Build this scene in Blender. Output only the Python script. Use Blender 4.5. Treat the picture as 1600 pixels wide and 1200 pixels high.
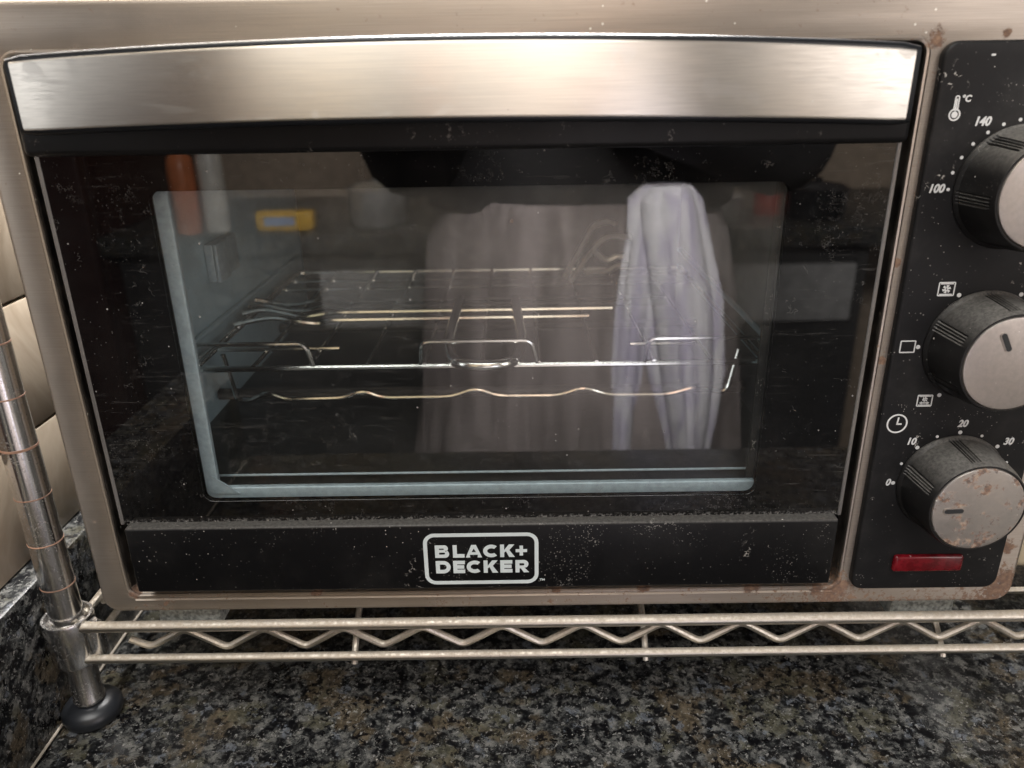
import bpy, bmesh, math, random
from mathutils import Vector, Matrix
random.seed(7)
PI = math.pi
S = bpy.context.scene
for o in list(bpy.data.objects): bpy.data.objects.remove(o)
COL = S.collection

# ------------------------------------------------------------------ camera
cam_d = bpy.data.cameras.new('camera'); cam = bpy.data.objects.new('camera', cam_d); COL.objects.link(cam)
cam_d.sensor_width = 36; cam_d.lens = 27.0; cam_d.clip_start = .01; cam_d.clip_end = 60
cr = Vector((0.99987622, 0.00035951, -0.01572944)); cu = Vector((0.01448485, 0.36928961, 0.92920147)); cf = Vector((-0.00614277, 0.92931429, -0.36923869))
m = Matrix((cr, cu, -cf)).transposed().to_4x4(); m.translation = Vector((0.19353905, -0.29324275, 0.22829703))
cam.matrix_world = m
cam_d.dof.use_dof = True; cam_d.dof.focus_distance = .33; cam_d.dof.aperture_fstop = 10
S.camera = cam
S.render.resolution_x = 1024; S.render.resolution_y = 768
# ------------------------------------------------------------------ light
w = bpy.data.worlds.new('World'); S.world = w; w.use_nodes = True
bg = w.node_tree.nodes['Background']; bg.inputs[0].default_value = (.59, .57, .545, 1); bg.inputs[1].default_value = .44
def area(name, loc, target, sx, sy, power, col):
    d = bpy.data.lights.new(name, 'AREA'); d.shape = 'RECTANGLE'; d.size = sx; d.size_y = sy; d.energy = power; d.color = col
    o = bpy.data.objects.new(name, d); COL.objects.link(o); o.location = loc
    o.rotation_euler = (Vector(target)-Vector(loc)).to_track_quat('-Z', 'Y').to_euler(); return o
area('window_light', (1.72, -1.84, .55), (1.3, 0, .4), 1.1, 1.7, 23, (1, .95, .95))
area('side_window_light', (-1.72, -1.80, .55), (-1.1, 0, .4), .9, 1.7, 13, (.95, .97, 1))
area('over_counter_fill_light', (.20, .42, .69), (.28, -1.1, .05), .40, .2, 76, (1, .98, .96))  # added fill lamp over the counter for the mirrored figure; no window here
area('ceiling_light', (.05, -.70, 1.45), (.15, 0, 0), 1.0, .7, 20, (1, .98, .95))
S.view_settings.view_transform = 'Standard'; S.view_settings.look = 'None'; S.view_settings.exposure = 0; S.view_settings.gamma = 1
S.render.engine = 'CYCLES'
S.cycles.max_bounces = 7; S.cycles.caustics_reflective = False; S.cycles.transparent_max_bounces = 12

# ------------------------------------------------------------------ node helpers
class NT:
    def __init__(s, name):
        s.mat = bpy.data.materials.new(name); s.mat.use_nodes = True; s.t = s.mat.node_tree; s.n = s.t.nodes
        s.bsdf = s.n['Principled BSDF']; s.out = s.n['Material Output']
        s.pos = s.n.new('ShaderNodeNewGeometry').outputs['Position']
    def link(s, a, b): s.t.links.new(a, b)
    def put(s, sock, v):
        if isinstance(v, bpy.types.NodeSocket): s.link(v, sock)
        elif v is not None:
            if sock.type == 'RGBA' and len(v) == 3: v = (*v, 1)
            sock.default_value = v
    def setp(s, **k):
        for a, v in k.items(): s.put(s.bsdf.inputs[a.replace('_', ' ')], v)
    def math(s, op, a, b=0.0, c=None, clamp=False):
        n = s.n.new('ShaderNodeMath'); n.operation = op; n.use_clamp = clamp
        s.put(n.inputs[0], a); s.put(n.inputs[1], b)
        if c is not None: s.put(n.inputs[2], c)
        return n.outputs[0]
    def vscale(s, v, sc):
        n = s.n.new('ShaderNodeVectorMath'); n.operation = 'MULTIPLY'; s.put(n.inputs[0], v); n.inputs[1].default_value = sc; return n.outputs[0]
    def vadd(s, v, b):
        n = s.n.new('ShaderNodeVectorMath'); n.operation = 'ADD'; s.put(n.inputs[0], v); s.put(n.inputs[1], b); return n.outputs[0]
    def sep(s, v=None):
        n = s.n.new('ShaderNodeSeparateXYZ'); s.put(n.inputs[0], v or s.pos); return n.outputs
    def noise(s, scale, detail=3, rough=.55, vec=None, dist=0, color=False):
        n = s.n.new('ShaderNodeTexNoise'); s.put(n.inputs['Vector'], vec or s.pos)
        n.inputs['Scale'].default_value = scale; n.inputs['Detail'].default_value = detail; n.inputs['Roughness'].default_value = rough
        n.inputs['Distortion'].default_value = dist
        return n.outputs['Color' if color else 0]
    def voro(s, scale, feat='F1', vec=None, rnd=1):
        n = s.n.new('ShaderNodeTexVoronoi'); n.feature = feat; s.put(n.inputs['Vector'], vec or s.pos); n.inputs['Scale'].default_value = scale
        n.inputs['Randomness'].default_value = rnd
        return n.outputs
    def step(s, v, lo, hi, a=0., b=1.):
        n = s.n.new('ShaderNodeMapRange'); n.interpolation_type = 'SMOOTHSTEP'; s.put(n.inputs[0], v)
        for i, x in enumerate((lo, hi, a, b)): s.put(n.inputs[i+1], x)
        return n.outputs[0]
    def ramp(s, v, stops, const=False):
        n = s.n.new('ShaderNodeValToRGB'); s.put(n.inputs[0], v); e = n.color_ramp.elements
        if const: n.color_ramp.interpolation = 'CONSTANT'
        while len(e) < len(stops): e.new(.5)
        for i, (p, c) in enumerate(stops): e[i].position = p; e[i].color = (*c, 1) if len(c) == 3 else c
        return n.outputs[0]
    def mix(s, f, a, b, mode='MIX'):
        n = s.n.new('ShaderNodeMix'); n.data_type = 'RGBA'; n.blend_type = mode; s.put(n.inputs[0], f); s.put(n.inputs[6], a); s.put(n.inputs[7], b); return n.outputs[2]
    def bump(s, h, strength=.3, dist=.0005, prev=None):
        n = s.n.new('ShaderNodeBump'); n.inputs['Strength'].default_value = strength; n.inputs['Distance'].default_value = dist; s.put(n.inputs['Height'], h)
        if prev is not None: s.link(prev, n.inputs['Normal'])
        return n.outputs[0]
    def specks(s, scale, density, rmax=.3):
        """sparse small dots: dust, crumbs"""
        v = s.voro(scale); c = s.sep(v['Color'])
        on = s.math('LESS_THAN', c[0], density)
        rad = s.math('MULTIPLY', s.math('POWER', c[1], 2.0), rmax)
        return s.math('MULTIPLY', on, s.math('LESS_THAN', v['Distance'], rad))
    def clump(s, scale=40, lo=.5, hi=.65): return s.step(s.noise(scale, 3), lo, hi)
    def fibres(s, scale, thr=.012, mask=None, dist=.02, seed=0.):
        """thin curled lines: hair, scuffs, dried smears"""
        wob = s.vadd(s.vscale(s.noise(scale*.8, 4, .7, color=True), (dist,)*3), (seed, seed*.7, seed*.3))
        e = s.voro(scale, 'DISTANCE_TO_EDGE', vec=s.vadd(s.pos, wob))['Distance']
        l = s.math('LESS_THAN', e, thr)
        return s.math('MULTIPLY', l, mask) if mask is not None else l
    def max(s, *a):
        r = a[0]
        for b in a[1:]: r = s.math('MAXIMUM', r, b)
        return r

def black_plastic(name, base=(.012, .012, .013), rough=.4, dust=1., zdust=None, spec=.35, top=0.):
    k = NT(name); nz = k.noise(60, 4)
    d1 = k.math('MULTIPLY', k.specks(420, .10*dust, .22), 1.0)
    d2 = k.math('MULTIPLY', k.specks(900, .16*dust, .30), .55)
    cl = k.clump(38, .54, .68)
    cl2 = k.step(k.noise(22, 4, .7, vec=k.vadd(k.pos, (3., 1., 2.))), .46, .70, .12, 1.)
    d1 = k.math('MULTIPLY', d1, k.math('GREATER_THAN', cl2, .35)); d2 = k.math('MULTIPLY', d2, cl2)
    fz = k.math('MULTIPLY', k.specks(1500, .5, .36), cl)
    sc = k.math('MULTIPLY', k.fibres(190, .03, k.math('MULTIPLY', k.clump(55, .60, .66), k.clump(300, .5, .55)), .01), .5)
    film = k.math('MULTIPLY', k.step(k.noise(25, 5, .7), .45, .8), .018*dust)
    up = k.sep(k.n.new('ShaderNodeNewGeometry').outputs['Normal'])[2]
    tops = k.math('MULTIPLY', k.step(up, .25, .95), k.step(k.noise(700, 3, .7), .2, .75, .25*top, .8*top)) if top else 0.
    f = k.max(d1, d2, k.math('MULTIPLY', fz, .5*dust), k.math('MULTIPLY', sc, dust), film, tops)
    col = k.mix(f, base, (.50, .48, .44))
    k.setp(Base_Color=col, Roughness=k.math('ADD', k.math('MULTIPLY', nz, .2), rough-.08), Specular_IOR_Level=spec)
    k.link(k.bump(k.max(d1, fz), .4, .0004, k.bump(k.noise(1800, 2), .08, .0002)), k.bsdf.inputs['Normal'])
    return k.mat

def stains(k, spots):
    """ragged blotches at given places on the front (x, z, radius)"""
    x, y, z = k.sep()[:]; r = None; n = k.noise(260, 5, .7)
    for sx, sz, sr in spots:
        d = k.math('SQRT', k.math('ADD', k.math('POWER', k.math('ABSOLUTE', k.math('SUBTRACT', x, sx)), 2.0), k.math('POWER', k.math('ABSOLUTE', k.math('SUBTRACT', z, sz)), 2.0)))
        v = k.math('SUBTRACT', 1.0, k.math('DIVIDE', d, sr), clamp=True)
        r = v if r is None else k.math('MAXIMUM', r, v)
    return k.step(k.math('ADD', r, k.math('MULTIPLY', k.math('SUBTRACT', n, .5), 2.2)), .25, .60)
def rust_mask(k, x_bias=True):
    x, y, z = k.sep()[:]
    big = k.noise(55, 5, .65); fine = k.noise(420, 4, .7)
    grow = k.step(x, .20, .42, .0, .10) if x_bias else 0.0
    low = k.step(z, .0, .03, .10, 0)
    v = k.math('ADD', k.math('ADD', k.math('MULTIPLY', big, .45), k.math('MULTIPLY', fine, .55)), k.math('ADD', grow, low))
    st = stains(k, [(.3415, .2395, .005), (.3395, .0085, .010), (.3300, .0085, .006), (.366, .2402, .0025), (.395, .2405, .004), (.416, .012, .010), (.412, .030, .006), (.25, .0105, .005), (.21, .0108, .004), (.30, .0105, .006), (.10, .0108, .004), (.016, .010, .004), (.3420, .12, .003), (.3415, .16, .0025)])
    return k.max(k.step(v, .66, .72), st), fine

def steel(name, base=(.62, .60, .57), rough=.30, aniso=.75, tangent=(1, 0, 0), rust=True, spots=.05, grain=(30, 900, 2600), gb=.10, dirt=.25, smear=False, spatter=False):
    k = NT(name)
    g = k.noise(1, 3, .6, vec=k.vscale(k.pos, grain))
    blot = k.noise(14, 5, .6)
    r = k.math('ADD', k.math('MULTIPLY', g, .12), k.math('ADD', k.math('MULTIPLY', blot, .10), rough-.11))
    col = k.mix(k.math('MULTIPLY', k.step(g, .3, .7), .6), base, tuple(c*.80 for c in base))
    metal = 1.0
    if smear:                                    # pale dried water marks wiped along the bar
        sm = k.math('MULTIPLY', k.step(k.noise(1, 6, .75, vec=k.vscale(k.pos, (38, 60, 150)), dist=.8), .56, .63), .13)
        wm = k.math('MULTIPLY', k.step(k.noise(42, 3, .5), .66, .68), .15)
        sm = k.max(sm, wm)
        col = k.mix(sm, col, (.80, .79, .77)); r = k.math('ADD', r, k.math('MULTIPLY', sm, .5))
    dv = k.specks(480, spots, .22)
    dk = k.math('MULTIPLY', k.specks(250, spots*.7, .2), k.clump(30, .5, .6))
    film = k.math('MULTIPLY', k.step(k.noise(35, 6, .7), .4, .8), dirt)
    col = k.mix(film, col, (.36, .30, .24))
    col = k.mix(dk, col, (.05, .035, .025)); col = k.mix(dv, col, (.7, .68, .62))
    mt = k.math('SUBTRACT', 1.0, k.max(k.math('MULTIPLY', film, .8), dv, dk))
    if rust:
        rm, fine = rust_mask(k)
        rc = k.ramp(fine, [(.3, (.045, .020, .012)), (.5, (.16, .07, .032)), (.7, (.30, .18, .10))])
        rm = k.math('MULTIPLY', rm, .8)
        col = k.mix(rm, col, rc); mt = k.math('MULTIPLY', mt, k.math('SUBTRACT', 1.0, rm)); r = k.math('ADD', r, k.math('MULTIPLY', rm, .45))
    if spatter:
        v = k.step(k.math('ADD', k.math('MULTIPLY', k.noise(110, 3, .6), .55), k.math('MULTIPLY', k.noise(480, 5, .75), .45)), .52, .57); fine2 = k.noise(600, 3)
        rc = k.ramp(fine2, [(.38, (.05, .025, .015)), (.52, (.20, .095, .05)), (.66, (.38, .29, .21))])
        col = k.mix(k.math('MULTIPLY', v, .85), col, rc); mt = k.math('MULTIPLY', mt, k.math('SUBTRACT', 1.0, v)); r = k.math('ADD', r, k.math('MULTIPLY', v, .4))
    k.setp(Base_Color=col, Metallic=mt, Roughness=r, Anisotropic=aniso)
    t = k.n.new('ShaderNodeCombineXYZ')
    for i in range(3): t.inputs[i].default_value = tangent[i]
    k.link(t.outputs[0], k.bsdf.inputs['Tangent'])
    k.link(k.bump(k.max(dv, dk), .3, .0003, k.bump(g, gb, .0002)), k.bsdf.inputs['Normal'])
    return k.mat

def chrome(name, base=(.60, .59, .57), rough=.16, dust=.5, warm=(.42, .36, .28), rusty=.2, bumps=.2, pit=.58):
    k = NT(name)
    up = k.sep(k.n.new('ShaderNodeNewGeometry').outputs['Normal'])[2]
    n1 = k.noise(900, 4, .75); n2 = k.noise(70, 4, .6)
    pits = k.step(n1, pit, pit+.08)
    pits = k.math('MULTIPLY', pits, k.step(n2, .35, .6, .15, .8))
    d = k.math('MULTIPLY', k.step(up, .1, .9), k.step(k.noise(500, 4, .7), .35, .65, dust*.35, min(1, dust*1.2)))
    rs = k.math('MULTIPLY', k.step(k.noise(48, 5, .7), .60, .70), rusty)
    col = k.mix(k.math('MULTIPLY', pits, .7), base, (.14, .12, .10)); col = k.mix(rs, col, (.26, .13, .06)); col = k.mix(d, col, warm)
    k.setp(Base_Color=col, Metallic=k.math('SUBTRACT', 1, k.max(d, k.math('MULTIPLY', pits, .5), rs)), Roughness=k.math('ADD', rough, k.math('MULTIPLY', k.max(d, rs, k.math('MULTIPLY', pits, .35)), .45)))
    k.link(k.bump(k.math('ADD', n1, k.math('MULTIPLY', d, .8)), bumps, .0004), k.bsdf.inputs['Normal'])
    return k.mat

def plain(name, col, rough=.5, metal=0., spec=.5, bump=0., bscale=300, var=.15, vs=40):
    k = NT(name); n = k.noise(vs, 5, .6)
    k.setp(Base_Color=k.mix(k.step(n, .3, .7), tuple(c*(1-var) for c in col), tuple(min(1, c*(1+var)) for c in col)), Roughness=rough, Metallic=metal, Specular_IOR_Level=spec)
    if bump: k.link(k.bump(k.noise(bscale, 4), bump, .0006), k.bsdf.inputs['Normal'])
    return k.mat

def granite(name):
    k = NT(name)
    k.pos = k.vscale(k.pos, (.92, .92, .92))
    wob = k.vadd(k.pos, k.vscale(k.noise(160, 4, .7, color=True), (.007,)*3))
    big = k.noise(34, 5, .6, vec=wob); fine = k.noise(900, 5, .75)
    base = k.ramp(k.noise(150, 9, .75, vec=wob), [(.40, (.004, .004, .005)), (.47, (.014, .015, .016)), (.52, (.070, .072, .070)), (.62, (.19, .188, .175))])
    br = k.ramp(k.math('ADD', k.math('MULTIPLY', k.noise(1, 4, .7, vec=k.vscale(wob, (500, 150, 300))), .55), k.math('MULTIPLY', fine, .45)), [(.36, (.016, .013, .008)), (.50, (.085, .068, .045)), (.66, (.20, .16, .11))])
    col = k.mix(k.math('MULTIPLY', k.step(big, .53, .58), .85), base, br)
    ol = k.noise(48, 5, .65, vec=k.vadd(wob, (4., 4., 4.)))
    col = k.mix(k.math('MULTIPLY', k.step(ol, .55, .60), .6), col, k.ramp(fine, [(.3, (.03, .03, .02)), (.7, (.17, .16, .11))]))
    gy = k.noise(95, 4, .65, vec=k.vadd(wob, (5., 2., 1.)))
    col = k.mix(k.math('MULTIPLY', k.step(gy, .60, .63), .8), col, k.ramp(fine, [(.3, (.04, .045, .053)), (.7, (.20, .22, .25))]))
    bk = k.noise(230, 5, .7, vec=k.vadd(wob, (1., 7., 3.)))
    col = k.mix(k.math('MULTIPLY', k.step(bk, .525, .555), .95), col, (.004, .004, .005))
    fl = k.noise(560, 3, .6, vec=k.vadd(wob, (2., 3., 9.)))
    col = k.mix(k.math('MULTIPLY', k.step(fl, .62, .65), .75), col, (.32, .315, .30))
    dust = k.max(k.specks(300, .05, .16), k.math('MULTIPLY', k.specks(800, .10, .25), .6))
    col = k.mix(dust, col, (.5, .48, .44))
    k.setp(Base_Color=col, Roughness=k.math('ADD', k.math('MULTIPLY', k.noise(45, 4), .18), .20), Specular_IOR_Level=.24)
    k.link(k.bump(fine, .06, .0003), k.bsdf.inputs['Normal'])
    return k.mat

def pane(name, border):
    """dusty glass: mirror film over a clear or black printed backing"""
    k = NT(name)
    gm = k.n.new('ShaderNodeNewGeometry'); dt = k.n.new('ShaderNodeVectorMath'); dt.operation = 'DOT_PRODUCT'
    k.link(gm.outputs['Incoming'], dt.inputs[0]); k.link(gm.outputs['Normal'], dt.inputs[1])
    fres = k.math('ADD', k.math('MULTIPLY', k.math('POWER', k.math('SUBTRACT', 1.0, k.math('ABSOLUTE', dt.outputs['Value']), clamp=True), 5.0), .94), .056)   # Schlick, same from both sides
    gl = k.n.new('ShaderNodeBsdfGlossy'); gl.inputs['Roughness'].default_value = .015; gl.inputs['Color'].default_value = (1, .985, .97, 1)
    d = k.n.new('ShaderNodeBsdfDiffuse')
    x, y, z = k.sep()[:]
    dots = k.max(k.math('MULTIPLY', k.math('MULTIPLY', k.specks(420, .05, .17), .75), k.clump(18, .40, .60)), k.math('MULTIPLY', k.specks(900, .12, .26), k.step(k.noise(18, 3), .38, .62, .12, .50)), k.math('MULTIPLY', k.math('MULTIPLY', k.specks(1500, .35, .34), k.clump(30, .52, .66)), .22))
    sm = k.fibres(330, .035, k.math('MULTIPLY', k.clump(30, .56, .64), k.clump(300, .50, .58)), .02)
    hair = k.fibres(90, .010, k.clump(120, .62, .63), .02, 3.1)
    wipe = k.math('MULTIPLY', k.step(k.noise(1, 5, .75, vec=k.vscale(k.pos, (60, 100, 900)), dist=.5), .54, .70), k.math('MULTIPLY', k.clump(26, .42, .62), .075))
    low = k.math('MULTIPLY', k.step(z, .0498, .0522, 1, 0), k.step(k.noise(700, 4, .7), .46, .64, .0, .45))
    film = k.math('MULTIPLY', k.step(k.noise(20, 5, .65), .40, .70), .010)
    fm_ = k.math('LESS_THAN', y, -.0025)
    f = k.math('MULTIPLY', k.max(dots, k.math('MULTIPLY', sm, .10), k.math('MULTIPLY', hair, .12), wipe, low, film), fm_)
    d.inputs['Color'].default_value = (.42, .41, .39, 1)
    a = k.n.new('ShaderNodeMixShader'); b = k.n.new('ShaderNodeMixShader')
    refl = k.math('ADD', fres, .030 if not border else .012)
    refl = k.math('MULTIPLY', refl, fm_)
    if border:
        base = k.n.new('ShaderNodeBsdfDiffuse'); base.inputs['Color'].default_value = (.002, .002, .0022, 1)
    else:
        base = k.n.new('ShaderNodeBsdfTransparent'); base.inputs['Color'].default_value = (.965, .98, .975, 1)
    k.link(refl, a.inputs[0]); k.link(base.outputs[0], a.inputs[1]); k.link(gl.outputs[0], a.inputs[2])
    k.link(f, b.inputs[0]); k.link(a.outputs[0], b.inputs[1]); k.link(d.outputs[0], b.inputs[2]); k.link(b.outputs[0], k.out.inputs[0])
    return k.mat

def grease(name):
    """brown baked grease film on the inside of the pane"""
    k = NT(name); z = k.sep()[2]
    cr = k.fibres(120, .10, None, .03)
    blot = k.step(k.noise(16, 6, .7, dist=.4), .30, .72)
    up = k.step(z, .110, .165, .06, 1.0)
    f = k.math('MULTIPLY', k.math('MULTIPLY', up, k.math('ADD', k.math('MULTIPLY', blot, .08), .030)), k.math('ADD', k.math('MULTIPLY', cr, -.25), 1.0))
    spots = k.math('MULTIPLY', k.specks(260, .06, .3), k.clump(30, .55, .62))
    f = k.math('MULTIPLY', f, k.math('LESS_THAN', k.sep()[1], .0005)); spots = k.math('MULTIPLY', spots, k.math('LESS_THAN', k.sep()[1], .0005))
    d = k.n.new('ShaderNodeBsdfDiffuse'); k.put(d.inputs['Color'], k.mix(spots, (.62, .58, .53), (.22, .12, .06)))
    t = k.n.new('ShaderNodeBsdfTransparent'); mx = k.n.new('ShaderNodeMixShader')
    k.link(k.max(f, k.math('MULTIPLY', spots, .6)), mx.inputs[0]); k.link(t.outputs[0], mx.inputs[1]); k.link(d.outputs[0], mx.inputs[2]); k.link(mx.outputs[0], k.out.inputs[0])
    return k.mat

def tile_mat(name, decor):
    k = NT(name); x, y, z = k.sep()[:]
    vein = k.noise(9, 5, .6, dist=1.2)
    col = k.ramp(vein, [(.3, (.26, .20, .14)), (.5, (.44, .365, .28)), (.62, (.34, .27, .20)), (.8, (.46, .385, .30))])
    if decor:
        spot = k.voro(38); on = k.math('LESS_THAN', k.sep(spot['Color'])[0], .55)
        sp = k.math('MULTIPLY', on, k.step(spot['Distance'], .22, .32, 1, 0))
        col = k.mix(k.math('MULTIPLY', sp, .55), col, (.17, .09, .05))
    k.setp(Base_Color=col, Roughness=.22); return k.mat

MT = {}
MT['frame_x'] = steel('brushed_top_steel', (.42, .372, .322), .42, .8, (0, 0, 1), dirt=.30, spots=.05, gb=.22)
MT['sill'] = steel('dirty_sill_steel', (.56, .50, .43), .42, .3, (0, 0, 1), spots=.2, dirt=.75)
MT['handle'] = steel('brushed_handle_steel', (.74, .70, .635), .35, 1.0, (0, 0, 1), rust=False, spots=.03, dirt=.05, smear=True)
MT['cap'] = steel('satin_cap_steel', (.52, .48, .45), .42, .0, (1, 0, 0), rust=False, spots=.10, dirt=.55, grain=(500, 500, 500), spatter=False)
MT['cap_rust'] = steel('stained_cap_steel', (.50, .47, .44), .42, .0, (1, 0, 0), rust=False, spots=.12, dirt=.55, grain=(500, 500, 500), spatter=True)
MT['panel'] = black_plastic('panel_black', (.007, .007, .0075), .46, 1.9, spec=.24)
MT['door'] = black_plastic('door_black', (.005, .005, .0055), .40, .55, spec=.22)
MT['bar'] = black_plastic('lower_bar_black', (.004, .004, .0045), .36, .9, top=.28, spec=.22)
MT['gap'] = black_plastic('recess_black', (.012, .012, .012), .5, 1.6)
MT['knob'] = black_plastic('knob_black', (.010, .0095, .0095), .45, .8, top=.42, spec=.3)
MT['rim'] = plain('handle_rim_black', (.006, .007, .009), .30, spec=.3)
MT['white'] = plain('white_print', (.66, .67, .66), .5, var=.06)
MT['logo'] = plain('logo_print', (.58, .64, .64), .35, var=.05)
MT['slot'] = plain('slot_dark', (.02, .022, .024), .4)
MT['edge'] = plain('glass_edge', (.22, .21, .20), .25, metal=.5)
MT['glass'] = pane('oven_glass', False)
MT['border'] = pane('glass_black_border', True)
MT['grease'] = grease('grease_film')
MT['lip'] = plain('galvanised_lip', (.34, .41, .45), .45, metal=.2, var=.12, bump=.1, vs=300)
MT['shaded'] = plain('shaded_lining', (.05, .052, .055), .5, metal=.2, var=.4, vs=25)  # darker copy of the galvanised lining; the right wall's shade is in its colour
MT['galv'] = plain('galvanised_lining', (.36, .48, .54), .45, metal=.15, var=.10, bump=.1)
MT['back'] = plain('baked_lining', (.045, .042, .040), .5, metal=.3, var=.4, vs=25)
MT['floorpan'] = plain('burnt_floor', (.010, .0098, .0095), .38, metal=.2, var=.6, vs=30, bump=.15)
MT['wire'] = chrome('oven_wire', (.74, .73, .70), .14, .03, warm=(.36, .34, .30), rusty=.15, bumps=.06, pit=.6)
MT['fork'] = plain('fork_wire', (.80, .78, .72), .30, metal=.55)
MT['shelf'] = chrome('shelf_wire', (.66, .62, .55), .30, .95, rusty=.3)
MT['post'] = chrome('post_chrome', (.72, .71, .70), .17, .25, rusty=.12, bumps=.03, pit=.55)
MT['rustline'] = plain('rusty_groove', (.34, .20, .14), .7, var=.5)
MT['rubber'] = plain('foot_plastic', (.018, .020, .024), .35, var=.2)
MT['granite'] = granite('granite')
MT['tile'] = tile_mat('beige_tile', False); MT['tile_d'] = tile_mat('spotted_tile', True)
MT['wtile'] = plain('white_tile', (.45, .43, .40), .25, var=.05)
MT['grout'] = plain('grout', (.45, .40, .33), .8)
MT['dust'] = plain('dusty_rubber', (.36, .38, .35), .95, var=.5, vs=500, bump=.6, bscale=900)
MT['cream'] = plain('cream_plastic', (.70, .60, .42), .35, var=.05)
MT['body'] = plain('body_steel', (.20, .19, .18), .4, metal=.6)
MT['wood'] = plain('paint_warm', (.50, .40, .29), .7)
def red_lamp():
    k = NT('red_lens'); n = k.noise(200, 3)
    k.setp(Base_Color=k.mix(k.step(n, .4, .6), (.30, .008, .018), (.42, .015, .028)), Roughness=.2, Transmission_Weight=.25, IOR=1.5)
    d = k.specks(700, .3, .35); k.setp(Base_Color=k.mix(k.math('MULTIPLY', d, .5), k.mix(k.step(n, .4, .6), (.15, .004, .009), (.24, .008, .016)), (.6, .5, .5)))
    return k.mat
MT['red'] = red_lamp()

# ------------------------------------------------------------------ mesh helpers
def link(name, bm, mat, parent=None, smooth=True, angle=35):
    me = bpy.data.meshes.new(name)
    bmesh.ops.remove_doubles(bm, verts=bm.verts, dist=1e-6)
    bmesh.ops.recalc_face_normals(bm, faces=bm.faces)
    if parent is not None:
        off = WL(parent); bmesh.ops.translate(bm, verts=bm.verts, vec=-off)
    bm.to_mesh(me); bm.free()
    if mat is not None: me.materials.append(mat)
    o = bpy.data.objects.new(name, me); COL.objects.link(o)
    if smooth:
        for p in me.polygons: p.use_smooth = True
        me.set_sharp_from_angle(angle=math.radians(angle))
    if parent is not None: o.parent = parent
    return o
def WL(o):
    v = Vector((0, 0, 0))
    while o is not None: v += o.location; o = o.parent
    return v
def thing(name, label, cat, loc=(0, 0, 0), group=None):
    o = bpy.data.objects.new(name, None); COL.objects.link(o); o.location = loc; o.empty_display_size = .02
    o['label'] = label; o['category'] = cat
    if group: o['group'] = group
    return o
def tag(o, label, cat, group=None):
    o['label'] = label; o['category'] = cat
    if group: o['group'] = group
    return o
def structure(o): o['kind'] = 'structure'; return o
def box(bm, x0, x1, y0, y1, z0, z1, r=0, seg=2):
    b = bmesh.new(); bmesh.ops.create_cube(b, size=1)
    for v in b.verts: v.co = Vector(((x0+x1)/2+v.co.x*(x1-x0), (y0+y1)/2+v.co.y*(y1-y0), (z0+z1)/2+v.co.z*(z1-z0)))
    if r: bmesh.ops.bevel(b, geom=b.edges[:], offset=r, segments=seg, profile=.5, affect='EDGES')
    merge(bm, b); return bm
def merge(bm, b):
    me = bpy.data.meshes.new('tmp'); b.to_mesh(me); b.free(); bm.from_mesh(me); bpy.data.meshes.remove(me)
def fillet(pts, r, n=5, closed=False):
    pts = [Vector(p) for p in pts]; out = []; N = len(pts)
    for i, p in enumerate(pts):
        if not closed and i in (0, N-1): out.append(p); continue
        a, c = pts[i-1]-p, pts[(i+1) % N]-p; rr = min(r, a.length*.48, c.length*.48)
        p0, p1 = p+a.normalized()*rr, p+c.normalized()*rr
        for k in range(n+1):
            t = k/n; out.append(p0*(1-t)**2+p*2*t*(1-t)+p1*t*t)
    return out
def tube(bm, pts, r, seg=10, closed=False, caps=True):
    pts = [Vector(p) for p in pts]; N = len(pts); rings = []; up = None
    for i, p in enumerate(pts):
        if closed: t = pts[(i+1) % N]-pts[i-1]
        else: t = pts[min(i+1, N-1)]-pts[max(i-1, 0)]
        t.normalize()
        if up is None: up = t.orthogonal().normalized()
        up = (up-t*up.dot(t)).normalized(); s = t.cross(up)
        rr = r(i/(N-1)) if callable(r) else r
        rings.append([bm.verts.new(p+(up*math.cos(a)+s*math.sin(a))*rr) for a in [2*PI*k/seg for k in range(seg)]])
    for i in range(N if closed else N-1):
        A, B = rings[i], rings[(i+1) % N]
        for k in range(seg): bm.faces.new((A[k], A[(k+1) % seg], B[(k+1) % seg], B[k]))
    if caps and not closed: bm.faces.new(rings[0][::-1]); bm.faces.new(rings[-1])
    return bm
def lathe(bm, prof, c, axis='z', seg=48):
    """prof: (radius, height) list; axis z up or y towards the viewer (height = -y)"""
    rings = []
    for r, h in prof:
        ring = []
        for k in range(seg):
            a = 2*PI*k/seg; rr = r(a) if callable(r) else r
            q = (rr*math.cos(a), rr*math.sin(a), h) if axis == 'z' else (rr*math.cos(a), -h, rr*math.sin(a))
            ring.append(bm.verts.new(Vector(c)+Vector(q)))
        rings.append(ring)
    for A, B in zip(rings, rings[1:]):
        for k in range(seg): bm.faces.new((A[k], A[(k+1) % seg], B[(k+1) % seg], B[k]))
    if not callable(prof[0][0]) or True:
        bm.faces.new(rings[0][::-1]); bm.faces.new(rings[-1])
    return bm
def rrect(x0, x1, z0, z1, r, n=6):
    out = []
    for cx, cz, a0 in ((x1-r, z1-r, 0), (x0+r, z1-r, PI/2), (x0+r, z0+r, PI), (x1-r, z0+r, 1.5*PI)):
        for k in range(n+1): a = a0+k/n*PI/2; out.append((cx+r*math.cos(a), cz+r*math.sin(a)))
    return out
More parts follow.
